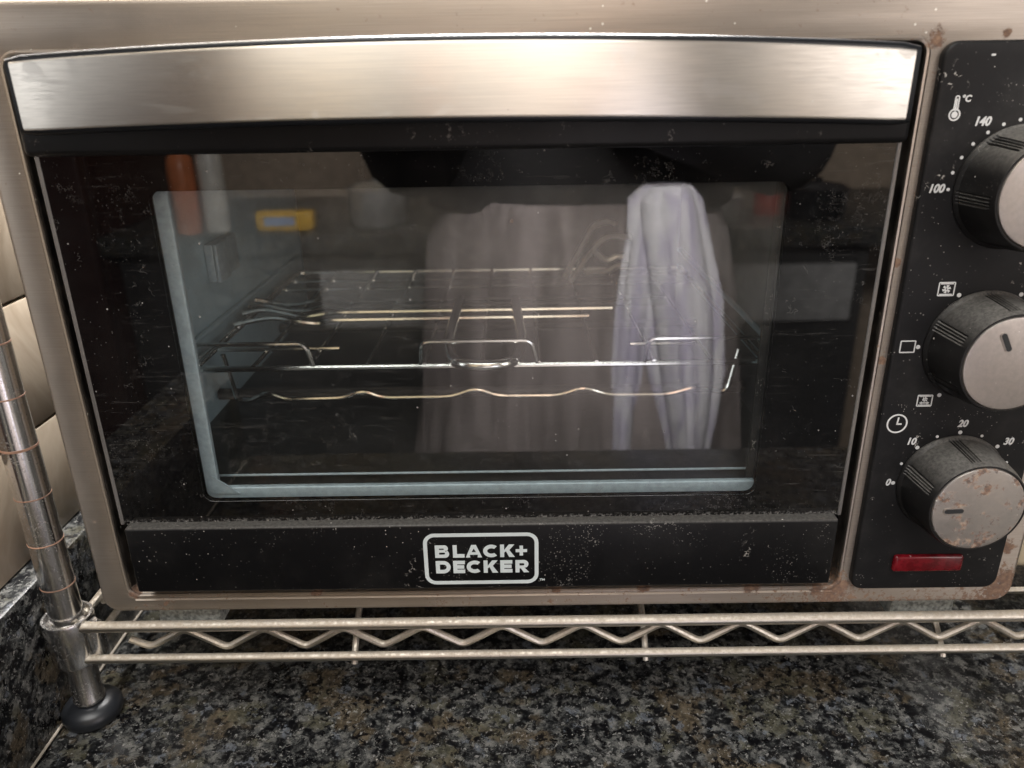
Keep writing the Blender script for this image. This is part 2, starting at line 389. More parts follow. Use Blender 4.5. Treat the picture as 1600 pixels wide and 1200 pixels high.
def plate(bm, loops, yfront, thick, bev=0., res=3):
    """flat plate facing -y made of outline loops (x,z); the first is the outside, others are holes; bevel grows outwards"""
    cu_ = bpy.data.curves.new('plate', 'CURVE'); cu_.dimensions = '2D'; cu_.fill_mode = 'BOTH'
    for L in loops:
        s = cu_.splines.new('POLY'); s.points.add(len(L)-1); s.use_cyclic_u = True
        for q, (x, z) in zip(s.points, L): q.co = (x, z, 0, 1)
    cu_.extrude = max(thick/2-bev, 0); cu_.bevel_depth = bev; cu_.bevel_resolution = res
    o = bpy.data.objects.new('plate', cu_); COL.objects.link(o)
    me = bpy.data.meshes.new_from_object(o.evaluated_get(bpy.context.evaluated_depsgraph_get()))
    bpy.data.objects.remove(o); bpy.data.curves.remove(cu_)
    b = bmesh.new(); b.from_mesh(me); bpy.data.meshes.remove(me)
    for v in b.verts: v.co = Vector((v.co.x, yfront+thick/2-v.co.z, v.co.y))
    merge(bm, b); return bm
def text(bm, s, x, z, y, size, sx=1., shear=0., offset=0., align='CENTER', depth=.00008):
    c = bpy.data.curves.new('t', 'FONT'); c.body = s; c.size = size; c.shear = shear; c.offset = offset; c.align_x = align; c.align_y = 'CENTER'; c.resolution_u = 4; c.extrude = depth
    o = bpy.data.objects.new('t', c); COL.objects.link(o)
    me = bpy.data.meshes.new_from_object(o.evaluated_get(bpy.context.evaluated_depsgraph_get()))
    bpy.data.objects.remove(o); bpy.data.curves.remove(c)
    b = bmesh.new(); b.from_mesh(me); bpy.data.meshes.remove(me)
    for v in b.verts: v.co = Vector((x+v.co.x*sx, y-v.co.z, z+v.co.y))
    merge(bm, b); return bm
def ring(x0, x1, z0, z1, r, t): return [rrect(x0, x1, z0, z1, r), rrect(x0+t, x1-t, z0+t, z1-t, max(r-t, .0002))]
def disc(x, z, r, n=14): return [(x+r*math.cos(2*PI*k/n), z+r*math.sin(2*PI*k/n)) for k in range(n)]
def bmn(): return bmesh.new()

# ================================================================== setting
CZ = -.061
structure(link('countertop', box(bmn(), -.031, 1.6, -.291, .50, CZ-.035, CZ, .004), MT['granite']))
uz = .0148
structure(link('granite_upstand', box(bmn(), -.075, -.0312, -.285, .50, CZ-.02, uz, .002), MT['granite']))
bm = bmn(); tube(bm, [(-.0305, -.28, CZ+.0002), (-.0305, .2, CZ+.0002)], .0007, 6); structure(link('sealant_joint', bm, MT['grout']))
wl = structure(link('tiled_wall', box(bmn(), -.12, -.0455, -.040, .56, CZ-.1, 1.3), MT['grout']))
zz = [uz+.0008, .073, .135, .31, .485]
for i in range(4):
    for j, (y0, y1) in enumerate(((-.0395, .158), (.16, .378), (.38, .50))):
        link('tile', box(bmn(), -.0456, -.043, y0, y1, zz[i], zz[i+1]-.0012, .0008), MT['tile_d'] if i == 2 else MT['tile'], wl)
wb = structure(link('rear_wall', box(bmn(), -.12, 1.6, .505, .56, CZ-.1, 1.3), MT['grout']))
for i in range(-1, 7):
    for j in range(5): link('tile', box(bmn(), max(-.0428, i*.2+.0), i*.2+.198, .501, .506, .02+j*.2, .218+j*.2, .0008), MT['wtile'], wb)

# ================================================================== toaster oven
oven = thing('toaster_oven', 'steel and black toaster oven with glass door and three knobs, on the wire shelf', 'toaster oven', (.21, .16, 0))
B = .0020
outer = rrect(B, .42-B, B, .2562-B, .006, 6)
hole = rrect(.0145-B, .3385+B, .0102-B, .2385+B, .006, 6)[::-1]
bm = bmn()                                                     # rolled lip round the door opening
tube(bm, [(x, -.0001, z) for x, z in rrect(.0136, .3394, .0094, .2394, .0055, 6)], .0010, 8, True); link('rolled_lip', bm, MT['frame_x'], oven)
bm = bmn(); L_ = [bm.verts.new(q) for q in ((.016, .0035, .0115), (.337, .0035, .0115), (.337, -.0006, .0070), (.016, -.0006, .0070), (.016, .0035, .0070), (.337, .0035, .0070))]
for f in ((0, 1, 2, 3), (3, 2, 5, 4), (0, 4, 5, 1), (0, 3, 4), (1, 5, 2)): bm.faces.new([L_[i] for i in f])
link('sill_lip', bm, MT['sill'], oven, False)
front_frame = link('front_frame', plate(bmn(), [outer, hole], 0, .0096, B, 4), MT['frame_x'], oven, angle=50)
bm = box(bmn(), .0025, .4175, .0060, .335, .0015, .2556, .0035, 3)
bmesh.ops.delete(bm, geom=[f for f in bm.faces if f.calc_center_median().y < .0098], context='FACES')     # open at the front
link('shell', bm, MT['body'], oven)
for x in (.036, .384):
    for y in (.0215, .30):
        bm = bmn(); box(bm, x-.0155, x+.0155, y-.016, y+.014, -.0134, .0016, .003, 2)
        link('foot', bm, MT['dust'], oven)
# recess behind the door
bm = bmn(); y0, y1 = .0095, .0125
box(bm, .0125, .0575, .0105, .0125, .0085, .2405)      # recess back, left and right of the cavity mouth
box(bm, .2955, .3405, .0105, .0125, .0085, .2405)
box(bm, .0575, .2955, .0105, .0125, .1925, .2405); box(bm, .0575, .2955, .0105, .0125, .0085, .0590)
link('door_recess', bm, MT['gap'], oven, False)

# ---- door
door = link('door', None or plate(bmn(), [rrect(.0196, .3335, .0145, .2345, .004), rrect(.0545, .2985, .0555, .1955, .005)[::-1]], .0012, .008, .0008, 2), MT['door'], oven)
GX0, GX1, GZ0, GZ1 = .0206, .3325, .0490, .2085
WX0, WX1, WZ0, WZ1 = .0575, .2957, .0600, .1916
link('door_glass', plate(bmn(), [rrect(WX0+.00005, WX1-.00005, WZ0+.00005, WZ1-.00005, .0042, 8)], -.0026, .0030), MT['glass'], door, False)
link('glass_border', plate(bmn(), [rrect(GX0, GX1, GZ0, GZ1, .001), rrect(WX0, WX1, WZ0, WZ1, .0042, 8)[::-1]], -.0026, .0032), MT['border'], door, False)
link('grease_film', plate(bmn(), [rrect(WX0, WX1, WZ0, WZ1, .0042, 8)], .00045, .0001), MT['grease'], door, False)
for x in (GX0-.0009, GX1+.0009): link('glass_edge_trim', box(bmn(), x-.0008, x+.0008, -.0030, .0010, GZ0, GZ1, .0003, 1), MT['edge'], door)
link('lower_bar', box(bmn(), .0225, .3315, -.0080, .0010, .0168, .0500, .0012, 3), MT['bar'], door)
# top bar and handle
bm = bmn(); box(bm, .0235, .3300, -.0165, .0011, .2055, .2340, .0022, 3); link('top_bar', bm, MT['door'], door)
def handle_loft(bm, xa, xb, inset, yoff, thick, zpad, n=48):
    """arched, bowed bar: rings of a rounded rectangular section along x"""
    rings = []
    for i in range(n+1):
        t = -1+2*i/n; x = (xa+xb)/2+t*(xb-xa)/2
        yc = -.0215-.0085*(1-t*t)+yoff
        zt = .2362+.0041*(1-t*t)-.0008*(t+1)/2+zpad; zb = .2144+.0031*(1-t*t)-.0012*(t+1)/2-zpad
        e = 0.0
        if i in (0, n): e = inset
        r = min(.0016, thick*.45); pts = []
        for cy, cz, a0 in ((yc+r+e, zt-r-e, PI/2), (yc+thick-r, zt-r-e, 0), (yc+thick-r, zb+r+e, -PI/2), (yc+r+e, zb+r+e, PI)):
            for k in range(4): a = a0+k/3*PI/2*(1 if False else 1); pts.append((cy, cz, a))
        ring_ = []
        for cy, cz, s0 in ((yc+r+e, zt-r-e, (-1, 1)), (yc+thick-r, zt-r-e, (1, 1)), (yc+thick-r, zb+r+e, (1, -1)), (yc+r+e, zb+r+e, (-1, -1))):
            angs = {(-1, 1): (PI, PI/2), (1, 1): (PI/2, 0), (1, -1): (0, -PI/2), (-1, -1): (-PI/2, -PI)}[s0]
            for k in range(4):
                a = angs[0]+(angs[1]-angs[0])*k/3; ring_.append(bm.verts.new((x, cy+r*math.cos(a), cz+r*math.sin(a))))
        rings.append(ring_)
    m_ = len(rings[0])
    for A, Bq in zip(rings, rings[1:]):
        for k in range(m_): bm.faces.new((A[k], A[(k+1) % m_], Bq[(k+1) % m_], Bq[k]))
    bm.faces.new(rings[0]); bm.faces.new(rings[-1][::-1]); return bm
link('handle', handle_loft(bmn(), .0268, .3272, .0008, .0004, .0120, .0017), MT['rim'], door)
link('handle_plate', handle_loft(bmn(), .0289, .3250, .0002, -.0003, .0020, 0), MT['handle'], door, angle=50)
# printed badge on the lower bar
yl = -.00812
bm = bmn(); plate(bm, ring(.1517, .2020, .0194, .0457, .0050, .0017), yl, .0002); link('badge_outline', bm, MT['logo'], door, False)
# badge lettering drawn as strokes (advance widths from the photograph)
def stroke_letter(ch, wd, h, t):
    """list of loops (polygons) for a geometric bold capital, lower-left at 0,0"""
    def arc(cx, cz, rx, rz, a0, a1, n=14):
        o = [(cx+rx*math.cos(a0+(a1-a0)*k/n), cz+rz*math.sin(a0+(a1-a0)*k/n)) for k in range(n+1)]
        i = [(cx+(rx-t)*math.cos(a0+(a1-a0)*k/n), cz+(rz-t)*math.sin(a0+(a1-a0)*k/n)) for k in range(n+1)]
        return o+i[::-1]
    D = math.radians
    if ch == 'L': return [[(0, 0), (wd, 0), (wd, t), (t, t), (t, h), (0, h)]]
    if ch == 'E':
        c = h/2; return [[(0, 0), (wd, 0), (wd, t), (t, t), (t, c-t/2), (wd*.93, c-t/2), (wd*.93, c+t/2), (t, c+t/2), (t, h-t), (wd, h-t), (wd, h), (0, h)]]
    if ch == 'A': return [[(0, 0), (t*1.12, 0), (wd*.5-(wd*.5-t*.56)*.70, h*.22), (wd*.5+(wd*.5-t*.56)*.70, h*.22), (wd-t*1.12, 0), (wd, 0), (wd/2+t*.58, h), (wd/2-t*.58, h)],
                          [(wd*.36, h*.42), (wd*.5, h*.72), (wd*.64, h*.42)][::1]]
    if ch == 'C':
        return [arc(wd*.56, h/2, wd*.56, h/2, D(48), D(312), 24)]
    if ch == 'K':
        return [[(0, 0), (t, 0), (t, h*.36), (t*1.45, h*.47), (wd-t*1.35, 0), (wd+t*.05, 0), (t*2.25, h*.56), (wd-t*.05, h), (wd-t*1.4, h), (t, h*.56), (t, h), (0, h)]]
    if ch == '+':
        c = h/2; q = wd/2; u = t/2; return [[(q-u, c-q), (q+u, c-q), (q+u, c-u), (wd, c-u), (wd, c+u), (q+u, c+u), (q+u, c+q), (q-u, c+q), (q-u, c+u), (0, c+u), (0, c-u), (q-u, c-u)]]
    if ch == 'D':
        r = h/2; o = [(0, 0), (wd-r, 0)]+[(wd-r+r*math.cos(a), r+r*math.sin(a)) for a in [-PI/2+PI*k/16 for k in range(17)]]+[(0, h)]
        ri = r-t; i = [(t, t), (wd-r, t)]+[(wd-r+ri*math.cos(a), r+ri*math.sin(a)) for a in [-PI/2+PI*k/16 for k in range(17)]]+[(t, h-t)]
        return [o, i[::-1]]
    def bowl(x1, z0, z1):
        r = (z1-z0)/2; c = (z0+z1)/2
        return [(x1-r+r*math.cos(a), c+r*math.sin(a)) for a in [-PI/2+PI*k/12 for k in range(13)]]
    def inner(x1, z0, z1):
        r = (z1-z0)/2; c = (z0+z1)/2
        return [(t, z0)]+[(x1-r+r*math.cos(a), c+r*math.sin(a)) for a in [-PI/2+PI*k/12 for k in range(13)]]+[(t, z1)]
    if ch == 'B':
        mz = h*.53; o = [(0, 0)]+bowl(wd, 0, mz+t*.25)[:-1]+bowl(wd*.93, mz-t*.25, h)[1:]+[(0, h)]
        return [o, inner(wd-t, t*.9, mz-t*.38)[::-1], inner(wd*.93-t, mz+t*.38, h-t*.9)[::-1]]
    if ch == 'R':
        mz = h*.38; o = [(0, 0), (t, 0), (t, mz*.86), (wd*.40, mz*.86), (wd-t*1.3, 0), (wd+t*.05, 0), (wd*.66, mz*1.02)]+bowl(wd*.96, mz*.86+.0002, h)[2:]+[(0, h)]
        return [o, inner(wd*.96-t, mz+t*.62, h-t*.9)[::-1]]
bm = bmn(); hgt = .0064; th = .00178
def word(letters, zb):
    for ch, xa, xb in letters:
        L = [[(xa+x, zb+z) for x, z in q] for q in stroke_letter(ch, xb-xa, hgt if ch != '+' else hgt, th if ch != '+' else .0015)]
        plate(bm, L, yl, .0002)
def px2x(p): return .1517+(p-240)/(1366-240)*.0503          # badge width to metres
word([(c, px2x(a), px2x(b)) for c, a, b in (('B', 352, 490), ('L', 527, 640), ('A', 652, 812), ('C', 824, 968), ('K', 990, 1132), ('+', 1142, 1254))], .03335)
word([(c, px2x(a), px2x(b)) for c, a, b in (('D', 352, 498), ('E', 524, 640), ('C', 656, 800), ('K', 824, 965), ('E', 988, 1108), ('R', 1138, 1272))], .02525)
link('badge_lettering', bm, MT['logo'], door, False)
bm = bmn(); text(bm, 'TM', .2036, .0213, yl-.0001, .0014, 1.2, 0, .00004); link('trademark_print', bm, MT['logo'], door, False)

# ---- cavity
cav = link('cavity', box(bmn(), .0262, .3225, .302, .306, .056, .2), MT['galv'], oven, False)
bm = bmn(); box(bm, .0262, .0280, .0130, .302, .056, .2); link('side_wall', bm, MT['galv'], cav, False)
bm = bmn(); box(bm, .3200, .3222, .0130, .302, .056, .2); link('side_wall', bm, MT['shaded'], cav, False)
link('back_wall', box(bmn(), .0280, .32, .298, .3015, .058, .2), MT['back'], cav, False)
link('ceiling_plate', box(bmn(), .0280, .32, .0130, .298, .1985, .2), MT['back'], cav, False)
link('floor_pan', box(bmn(), .0280, .32, .0130, .298, .056, .0585), MT['floorpan'], cav, False)
bm = bmn()                                                   # rolled lip round the cavity mouth
plate(bm, [rrect(.0440, .3085, .0480, .2030, .004), rrect(.0603, .2995, .0612, .1932, .0012)[::-1]], .0062, .0030, .0006, 2)
link('mouth_lip', bm, MT['lip'], cav)
bm = bmn(); vs = [bm.verts.new(q) for q in ((.0585, .0058, .0590), (.0700, .0058, .0590), (.0585, .0058, .0680), (.0585, .0066, .0590), (.0700, .0066, .0590), (.0585, .0066, .0680))]
bm.faces.new((vs[0], vs[1], vs[2])); bm.faces.new((vs[5], vs[4], vs[3])); bm.faces.new((vs[0], vs[3], vs[4], vs[1])); bm.faces.new((vs[1], vs[4], vs[5], vs[2])); bm.faces.new((vs[2], vs[5], vs[3], vs[0]))
link('corner_gusset', bm, MT['lip'], cav, False)
bm = bmn(); box(bm, .0281, .0330, .112, .150, .1285, .1490, .001); box(bm, .0332, .0352, .112, .128, .1285, .149, .0006); link('spit_bracket', bm, MT['lip'], cav)
for zg in (.0935, .106):
    for xg, s in ((.0281, 1), (.3199, -1)):
        bm = bmn(); tube(bm, [(xg+s*.0012, .03, zg), (xg+s*.0012, .285, zg)], .0016, 8); link('shelf_runner', bm, MT['galv'], cav)
for zz_, yy in ((.0685, .10), (.0685, .22), (.190, .10), (.190, .22)):
    bm = bmn(); tube(bm, [(.029, yy, zz_), (.319, yy, zz_)], .0032, 10); link('heating_element', bm, plain('element', (.06, .055, .05), .45, metal=.4), cav)

bm = bmn(); tube(bm, [(.029, .020, .0606), (.319, .020, .0606)], .0006, 8); link('floor_edge', bm, MT['lip'], cav)
# ---- control panel
cp = link('control_panel', plate(bmn(), [rrect(.3437+.0012, .4095-.0012, .0100+.0012, .2382-.0012, .0045, 6)], -.0032, .0048, .0012, 3), MT['panel'], oven)
yp = -.00335
for x, z in ((.354, .065), (.356, .0742), (.3614, .0817), (.3688, .0867), (.378, .0885), (.3874, .0867), (.3949, .0817), (.4004, .0741),
             (.3538, .1878), (.3543, .1938), (.3565, .1991), (.3597, .2038), (.3642, .2077), (.3693, .2104), (.3749, .2119), (.381, .2119),
             (.3537, .1264), (.3661, .1055), (.3658, .1475), (.3899, .1474)):
    big = (x, z) in ((.354, .065), (.3614, .0817), (.378, .0885), (.3949, .0817), (.3537, .1264), (.3661, .1055), (.3658, .1475), (.3899, .1474))
    link('dial_dot', plate(bmn(), [disc(x, z, .00085 if big else .00062)], yp, .0003), MT['white'], cp, False)
for s, x, z in (('0', .3516, .0653), ('10', .3581, .0846), ('20', .3781, .0925), ('30', .3988, .0840), ('100', .3491, .1881), ('140', .3612, .2114)):
    link('dial_number', text(bmn(), s, x, z, yp-.0001, .0043, .92, .22, .00013, depth=.00012), MT['white'], cp, False)
def seg(bm, a, b, t):
    a, b = Vector(a), Vector(b); d = (b-a).normalized(); n = Vector((-d.y, d.x))*t/2
    plate(bm, [[tuple(a-n), tuple(b-n), tuple(b+n), tuple(a+n)]], yp, .0003)
bm = bmn()                                                                   # thermometer
plate(bm, ring(.3502, .3519, .2152, .2204, .00084, .0004), yp, .0003); plate(bm, [disc(.3509, .2139, .0021, 20), disc(.3509, .2139, .0016, 20)[::-1]], yp-.00012, .0003)
plate(bm, [disc(.3509, .2139, .0011)], yp-.00012, .0003); seg(bm, (.3510, .2145), (.3510, .2193), .0005)
text(bm, '\u00b0C', .3540, .2192, yp-.0001, .0030, 1., .15, .0001)
link('thermometer_symbol', bm, MT['white'], cp, False)
bm = bmn(); plate(bm, ring(.3464, .3526, .1240, .1292, .0004, .00045), yp, .0003); link('square_symbol', bm, MT['white'], cp, False)
def fan(bm, x, z, r):
    for k in range(6):
        a = k*PI/3; c, s = math.cos, math.sin
        plate(bm, [[(x+.15*r*c(a), z+.15*r*s(a)), (x+r*c(a), z+r*s(a)), (x+r*.95*c(a+.6), z+r*.95*s(a+.6)), (x+.3*r*c(a+.9), z+.3*r*s(a+.9))]], yp-.0001*(k % 2), .0003)
bm = bmn(); plate(bm, ring(.3572, .3637, .1472, .1528, .0005, .0004), yp, .0003); fan(bm, .36045, .1500, .0017)
seg(bm, (.3580, .1521), (.3629, .1521), .0004); seg(bm, (.3580, .1479), (.3629, .1479), .0004); link('fan_symbol', bm, MT['white'], cp, False)
bm = bmn(); plate(bm, ring(.3574, .3637, .1005, .1057, .0005, .0004), yp, .0003); fan(bm, .36055, .1037, .0011)
seg(bm, (.3581, .1050), (.3630, .1050), .0003); seg(bm, (.3587, .1021), (.3624, .1021), .0004); seg(bm, (.3581, .1012), (.3630, .1012), .0003)
for sg in (-1, 1): seg(bm, (.36055+sg*.0019, .1021), (.36055+sg*.0010, .1026), .0003); seg(bm, (.36055+sg*.0019, .1021), (.36055+sg*.0010, .1016), .0003)
link('fan_arrow_symbol', bm, MT['white'], cp, False)
bm = bmn(); plate(bm, [disc(.3510, .0929, .0043, 30), disc(.3510, .0929, .0037, 30)[::-1]], yp, .0003); seg(bm, (.3510, .0927), (.3513, .0957), .0006); seg(bm, (.3507, .0927), (.3529, .0927), .0006)
link('clock_symbol', bm, MT['white'], cp, False)
bm = bmn(); plate(bm, [rrect(.3600, .3615, .2331, .2338, .0003, 2)], yp, .0003); link('print_dash', bm, MT['white'], cp, False)
link('indicator_lamp', box(bmn(), .3603, .3912, -.0052, -.0020, .0203, .0288, .0014, 3), MT['red'], cp)

def knob(zc, ang, rusty):
    r = .0216; L = .0252; X = .378
    def body(rad):
        def f(a):
            dip = 0
            for g in range(6):
                for j in range(4):
                    c = math.radians(7+60*g)+(j-1.5)*.058+ang
                    d = abs((a-c+PI) % (2*PI)-PI)
                    if d < .020: dip = max(dip, (1-d/.020))
            return rad-.0008*dip
        return f
    bm = bmn()
    lathe(bm, [(.0224, .0030), (.0226, .0042), (.0222, .0050), (body(.0216), .0058), (body(.0212), .012), (body(.0203), .0215), (.0199, .0225), (.0197, L-.0010), (.0193, L-.0001), (.0187, L), (.0185, L-.0012), (.001, L-.0012)], (X, 0, zc), 'y', 480)
    k_ = link('knob', bm, MT['knob'], oven, angle=25)
    bm = bmn(); lathe(bm, [(.0185, L-.0014), (.0184, L-.0002), (.0181, L+.0003), (.0170, L+.0005), (.001, L+.0006)], (X, 0, zc), 'y', 64)
    cap = link('knob_cap', bm, MT['cap_rust' if rusty else 'cap'], k_)
    # pointer slot: steel rim and dark pill
    mm = Matrix.Rotation(ang, 3, 'Y')
    for nm, hw, hl, dy, mt in (('pointer_rim', .00135, .0042, .0009, MT['cap']), ('pointer_mark', .00095, .0038, .0011, MT['slot'])):
        b = plate(bmn(), [rrect(-hw, hw, .0095-hl+.0005, .0095+hl+.0005, hw*.98, 5)], 0, .0008, .0)
        for v in b.verts:
            q = Matrix.Rotation(-ang, 3, 'Y') @ v.co; v.co = Vector((X+q.x, q.y-L-dy, zc+q.z))
        link(nm, b, mt, k_)
    return k_
knob(.1880, math.radians(-60), False)
knob(.1268, math.radians(28), False)
knob(.0648, math.radians(92), True)

# ================================================================== things inside the oven
rack = thing('wire_rack', 'chrome wire rack on the runners inside the oven, with raised front loops', 'oven rack', (.174, .15, .098))
bm = bmn(); tube(bm, fillet([(.0325, .060, .098), (.3155, .060, .098), (.3155, .262, .098), (.0325, .262, .098)], .008, 5, True), .0016, 10, True); link('rim', bm, MT['wire'], rack)
for i in range(10):
    x = .0367+.028*i; bm = bmn(); tube(bm, [(x, .059, .0992), (x, .262, .0992)], .0011, 8); link('rod', bm, MT['wire'], rack)
for y in (.238, .215):
    bm = bmn(); tube(bm, [(.034, y, .0970), (.314, y, .0990)], .0012, 8); link('cross_rod', bm, MT['wire'], rack)
for x0, x1 in ((.034, .0945), (.1465, .2040), (.2560, .3140)):
    bm = bmn(); tube(bm, fillet([(x0, .060, .098), (x0+.0015, .058, .1113), (x1-.003, .058, .1113), (x1, .060, .098)], .004, 5), .0012, 8); link('front_loop', bm, MT['wire'], rack)
for x0, x1 in ((.040, .1027), (.252, .285)):
    bm = bmn(); tube(bm, [(x0, .081, .1008), (x1, .081, .1008)], .0012, 8); link('short_rod', bm, MT['wire'], rack)
wv = [(.0415, .082, .0980), (.0455, .082, .0722)]
xs = [.052, .062, .071, .102, .1125, .122, .1595, .172, .183, .2165, .2285, .241, .274, .288, .304]
zs = [z_-.0022+(.0016 if z_ > .0765 else 0) for z_ in (.0742, .0772, .0746, .0750, .0775, .0748, .0748, .0780, .0748, .0746, .0777, .0745, .0742, .0770, .0742)]
wv += [(x, .082, z) for x, z in zip(xs, zs)]+[(.3085, .082, .0970)]
bm = bmn(); tube(bm, fillet(wv, .006, 5), .0013, 9)
tag(link('wavy_wire_hanger', bm, MT['wire']), 'thin wavy wire hanger hooked below the rack inside the oven', 'wire hanger')
# tray lifter lying on the rack
tl = thing('tray_lifter', 'wire tray lifter with looped handle lying on the oven rack', 'tray lifter', (.17, .15, .104))
for y, z, x1 in ((.163, .1030, .285), (.150, .1030, .262), (.139, .1030, .250), (.124, .1030, .235)):
    bm = bmn(); pts = [(.034+.012*i, y+.002*math.sin(i*1.6), z+.0022*math.sin(i*1.5+y*90)) for i in range(5)]+[(.088, y, z), (x1, y+.001, z)]
    tube(bm, fillet(pts, .006, 4), .0015, 8); link('lifter_rod', bm, MT['wire'], tl)
bm = bmn(); tube(bm, fillet([(.1600, .158, .1045), (.1585, .080, .1030), (.163, .057, .1005), (.178, .053, .1000), (.193, .057, .1005), (.1970, .080, .1030), (.1930, .158, .1045)], .014, 7), .0029, 12); link('grip_loop', bm, MT['wire'], tl)
fk = thing('rotisserie_fork', 'small wire rotisserie fork leaning at the back of the oven rack', 'rotisserie fork', (.245, .2, .105))
for pts in ([(.2300, .200, .1045), (.2440, .200, .1250), (.2480, .200, .1210), (.2530, .2, .1170), (.2600, .2, .1205), (.2640, .2, .1200)],
            [(.2270, .212, .1040), (.2400, .212, .1285), (.2450, .212, .1385), (.2540, .212, .1410), (.2600, .212, .139)],
            [(.2435, .198, .1240), (.2470, .198, .1300), (.2550, .198, .1345), (.2680, .198, .1325)],
            [(.2400, .21, .1075), (.2550, .21, .1080), (.2620, .21, .1125), (.268, .21, .112)]):
    bm = bmn(); tube(bm, fillet(pts, .006, 5), .0019, 8); link('tine', bm, MT['fork'], fk)

# ================================================================== wire shelf on chrome post
sh = thing('shelf_rack', 'dusty chrome wire shelf rack with grooved corner post, carrying the toaster oven', 'wire shelf', (.2, 0, CZ))
PX, PY, PR = -.0180, .0, .0072
rings_z = [-.008+.02405*i+.0006 for i in range(0, 30)]
rings_z = [.0171+.0232*i for i in range(-1, 26)]
bm = bmn(); tube(bm, [(PX, PY, -.030), (PX, PY, .62)], PR, 40); post = link('post', bm, MT['post'], sh)
for z in rings_z+[.0832+.0040]:
    bm = bmn(); prof = [(PR-.0002, z-.0005), (PR+.00018, z-.0002), (PR+.00018, z+.0002), (PR-.0002, z+.0005)]
    lathe(bm, prof, (PX, PY, 0), 'z', 40); link('post_ring', bm, MT['rustline'], post)
bm = bmn(); lathe(bm, [(PR+.0001, -.0050), (.0090, -.0036), (.0097, -.0010), (.0109, -.0010), (.0112, -.0022), (.0106, -.0240), (.0094, -.0262), (PR, -.0264)], (PX, PY, 0), 'z', 48); link('collar', bm, MT['post'], sh)
bm = bmn(); lathe(bm, [(.0068, -.024), (.0068, -.0480), (.0071, -.0486), (.0071, -.0500), (.0060, -.0508), (.0050, -.052)], (PX, PY, 0), 'z', 40); link('leg_sleeve', bm, MT['post'], sh)
bm = bmn(); lathe(bm, [(.0060, -.0510), (.0085, -.0514), (.0120, -.0530), (.0136, -.0552), (.0138, -.0578), (.0130, -.0600), (.0118, CZ+.0002)], (PX, PY, 0), 'z', 48); link('leveling_foot', bm, MT['rubber'], sh)
bm = bmn(); tube(bm, [(PX+.0100, -.0010, -.0040), (PX+.0100, -.0010, -.0062), (PX+.0105, -.0010, -.0210), (PX+.0105, -.0010, -.0235)], lambda t: .0052 if 0 < t < 1 else .0036, 16); link('rail_bracket', bm, MT['post'], sh)
YR = -.0045
def rough(pts, a, n=1): return pts
bm = bmn(); tube(bm, [(-.0120, YR, -.0045)]+[(x*.02, YR, -.0045) for x in range(0, 36)], .0026, 12); link('top_rail', bm, MT['shelf'], sh)
bm = bmn(); tube(bm, [(-.0130, YR-.001, -.0222)]+[(x*.02, YR-.001, -.0222) for x in range(0, 36)], .0021, 12); link('bottom_rail', bm, MT['shelf'], sh)
zp = [(.0098, YR+.003, -.0140), (.0190, YR+.003, -.0185)]
x = .0365; top = True
while x < .70: zp.append((x, YR+.003, -.0084 if top else -.0196)); x += .0186; top = not top
bm = bmn(); tube(bm, fillet(zp, .0032, 4), .0017, 9); link('zigzag_wire', bm, MT['shelf'], sh)
for z in (-.0045, -.0222):
    bm = bmn(); tube(bm, [(-.013, .005, z), (-.012, .33, z)], .0020, 10); link('side_rail', bm, MT['shelf'], sh)
zp = []; y = .02; top = True
while y < .31: zp.append((-.0125, y, -.0085 if top else -.0185)); y += .0185; top = not top
bm = bmn(); tube(bm, fillet(zp, .0045, 3), .0015, 8); link('side_zigzag', bm, MT['shelf'], sh)
for x in (.1150, .2525, .3920, .53):
    bm = bmn(); tube(bm, fillet([(x, .33, -.0110), (x, .012, -.0110), (x, -.0035, -.0255), (x, -.0045, -.0275)], .008, 4), .0016, 9); link('support_wire', bm, MT['shelf'], sh)
for y in (.028, .05, .07, .10, .13, .16, .19, .22, .25, .28, .31):
    bm = bmn(); tube(bm, [(-.012, y, -.0150), (.69, y, -.0150)], .0016, 6); link('deck_wire', bm, MT['shelf'], sh)
bm = bmn(); tube(bm, [(-.012, .33, -.0045), (.69, .33, -.0045)], .0024, 8); link('rear_rail', bm, MT['shelf'], sh)

# cream box on the counter right of the oven
cb = thing('switch_box', 'cream plastic box with a black slot, on the shelf right of the oven', 'switch box', (.51, .10, -.0134))
link('case', box(bmn(), .4500, .56, .043, .155, -.0134, .105, .005, 3), MT['cream'], cb)
link('slot', box(bmn(), .4572, .4620, .0422, .046, -.0042, .0080, .0006, 1), MT['slot'], cb)
# ================================================================== kitchen across the room, seen as reflections in the glass
structure(link('floor', box(bmn(), -3, 3.4, -3.2, .6, -.98, -.96), plain('floor_stone', (.12, .10, .09), .6)))
structure(link('opposite_wall', box(bmn(), -3, 3.4, -2.0, -1.9, -.96, 1.7), plain('opposite_paint', (.62, .50, .39), .8)))
structure(link('opposite_counter', box(bmn(), -1.3, 1.9, -1.85, -1.28, -.101, CZ, .004), MT['granite']))
cbn = thing('base_cabinet', 'pale grey kitchen base cabinet with two doors under the opposite counter', 'cabinet', (.35, -1.6, -.96))
link('carcass', box(bmn(), -.655, .95, -1.84, -1.34, -.90, -.102), plain('cabinet_dark', (.05, .05, .05), .6), cbn)
for x0, x1 in ((-.225, .345), (.352, .92)): link('drawer_front', box(bmn(), x0, x1, -1.34, -1.32, -.272, -.147, .003), plain('cabinet_grey', (.52, .52, .52), .5), cbn)
def bottle(name, label, cat, x, y, prof, mat):
    bm = bmn(); lathe(bm, prof, (x, y, CZ), 'z', 32); return tag(link(name, bm, mat), label, cat)
steelp = plain('pot_steel', (.88, .87, .86), .40, metal=.7)
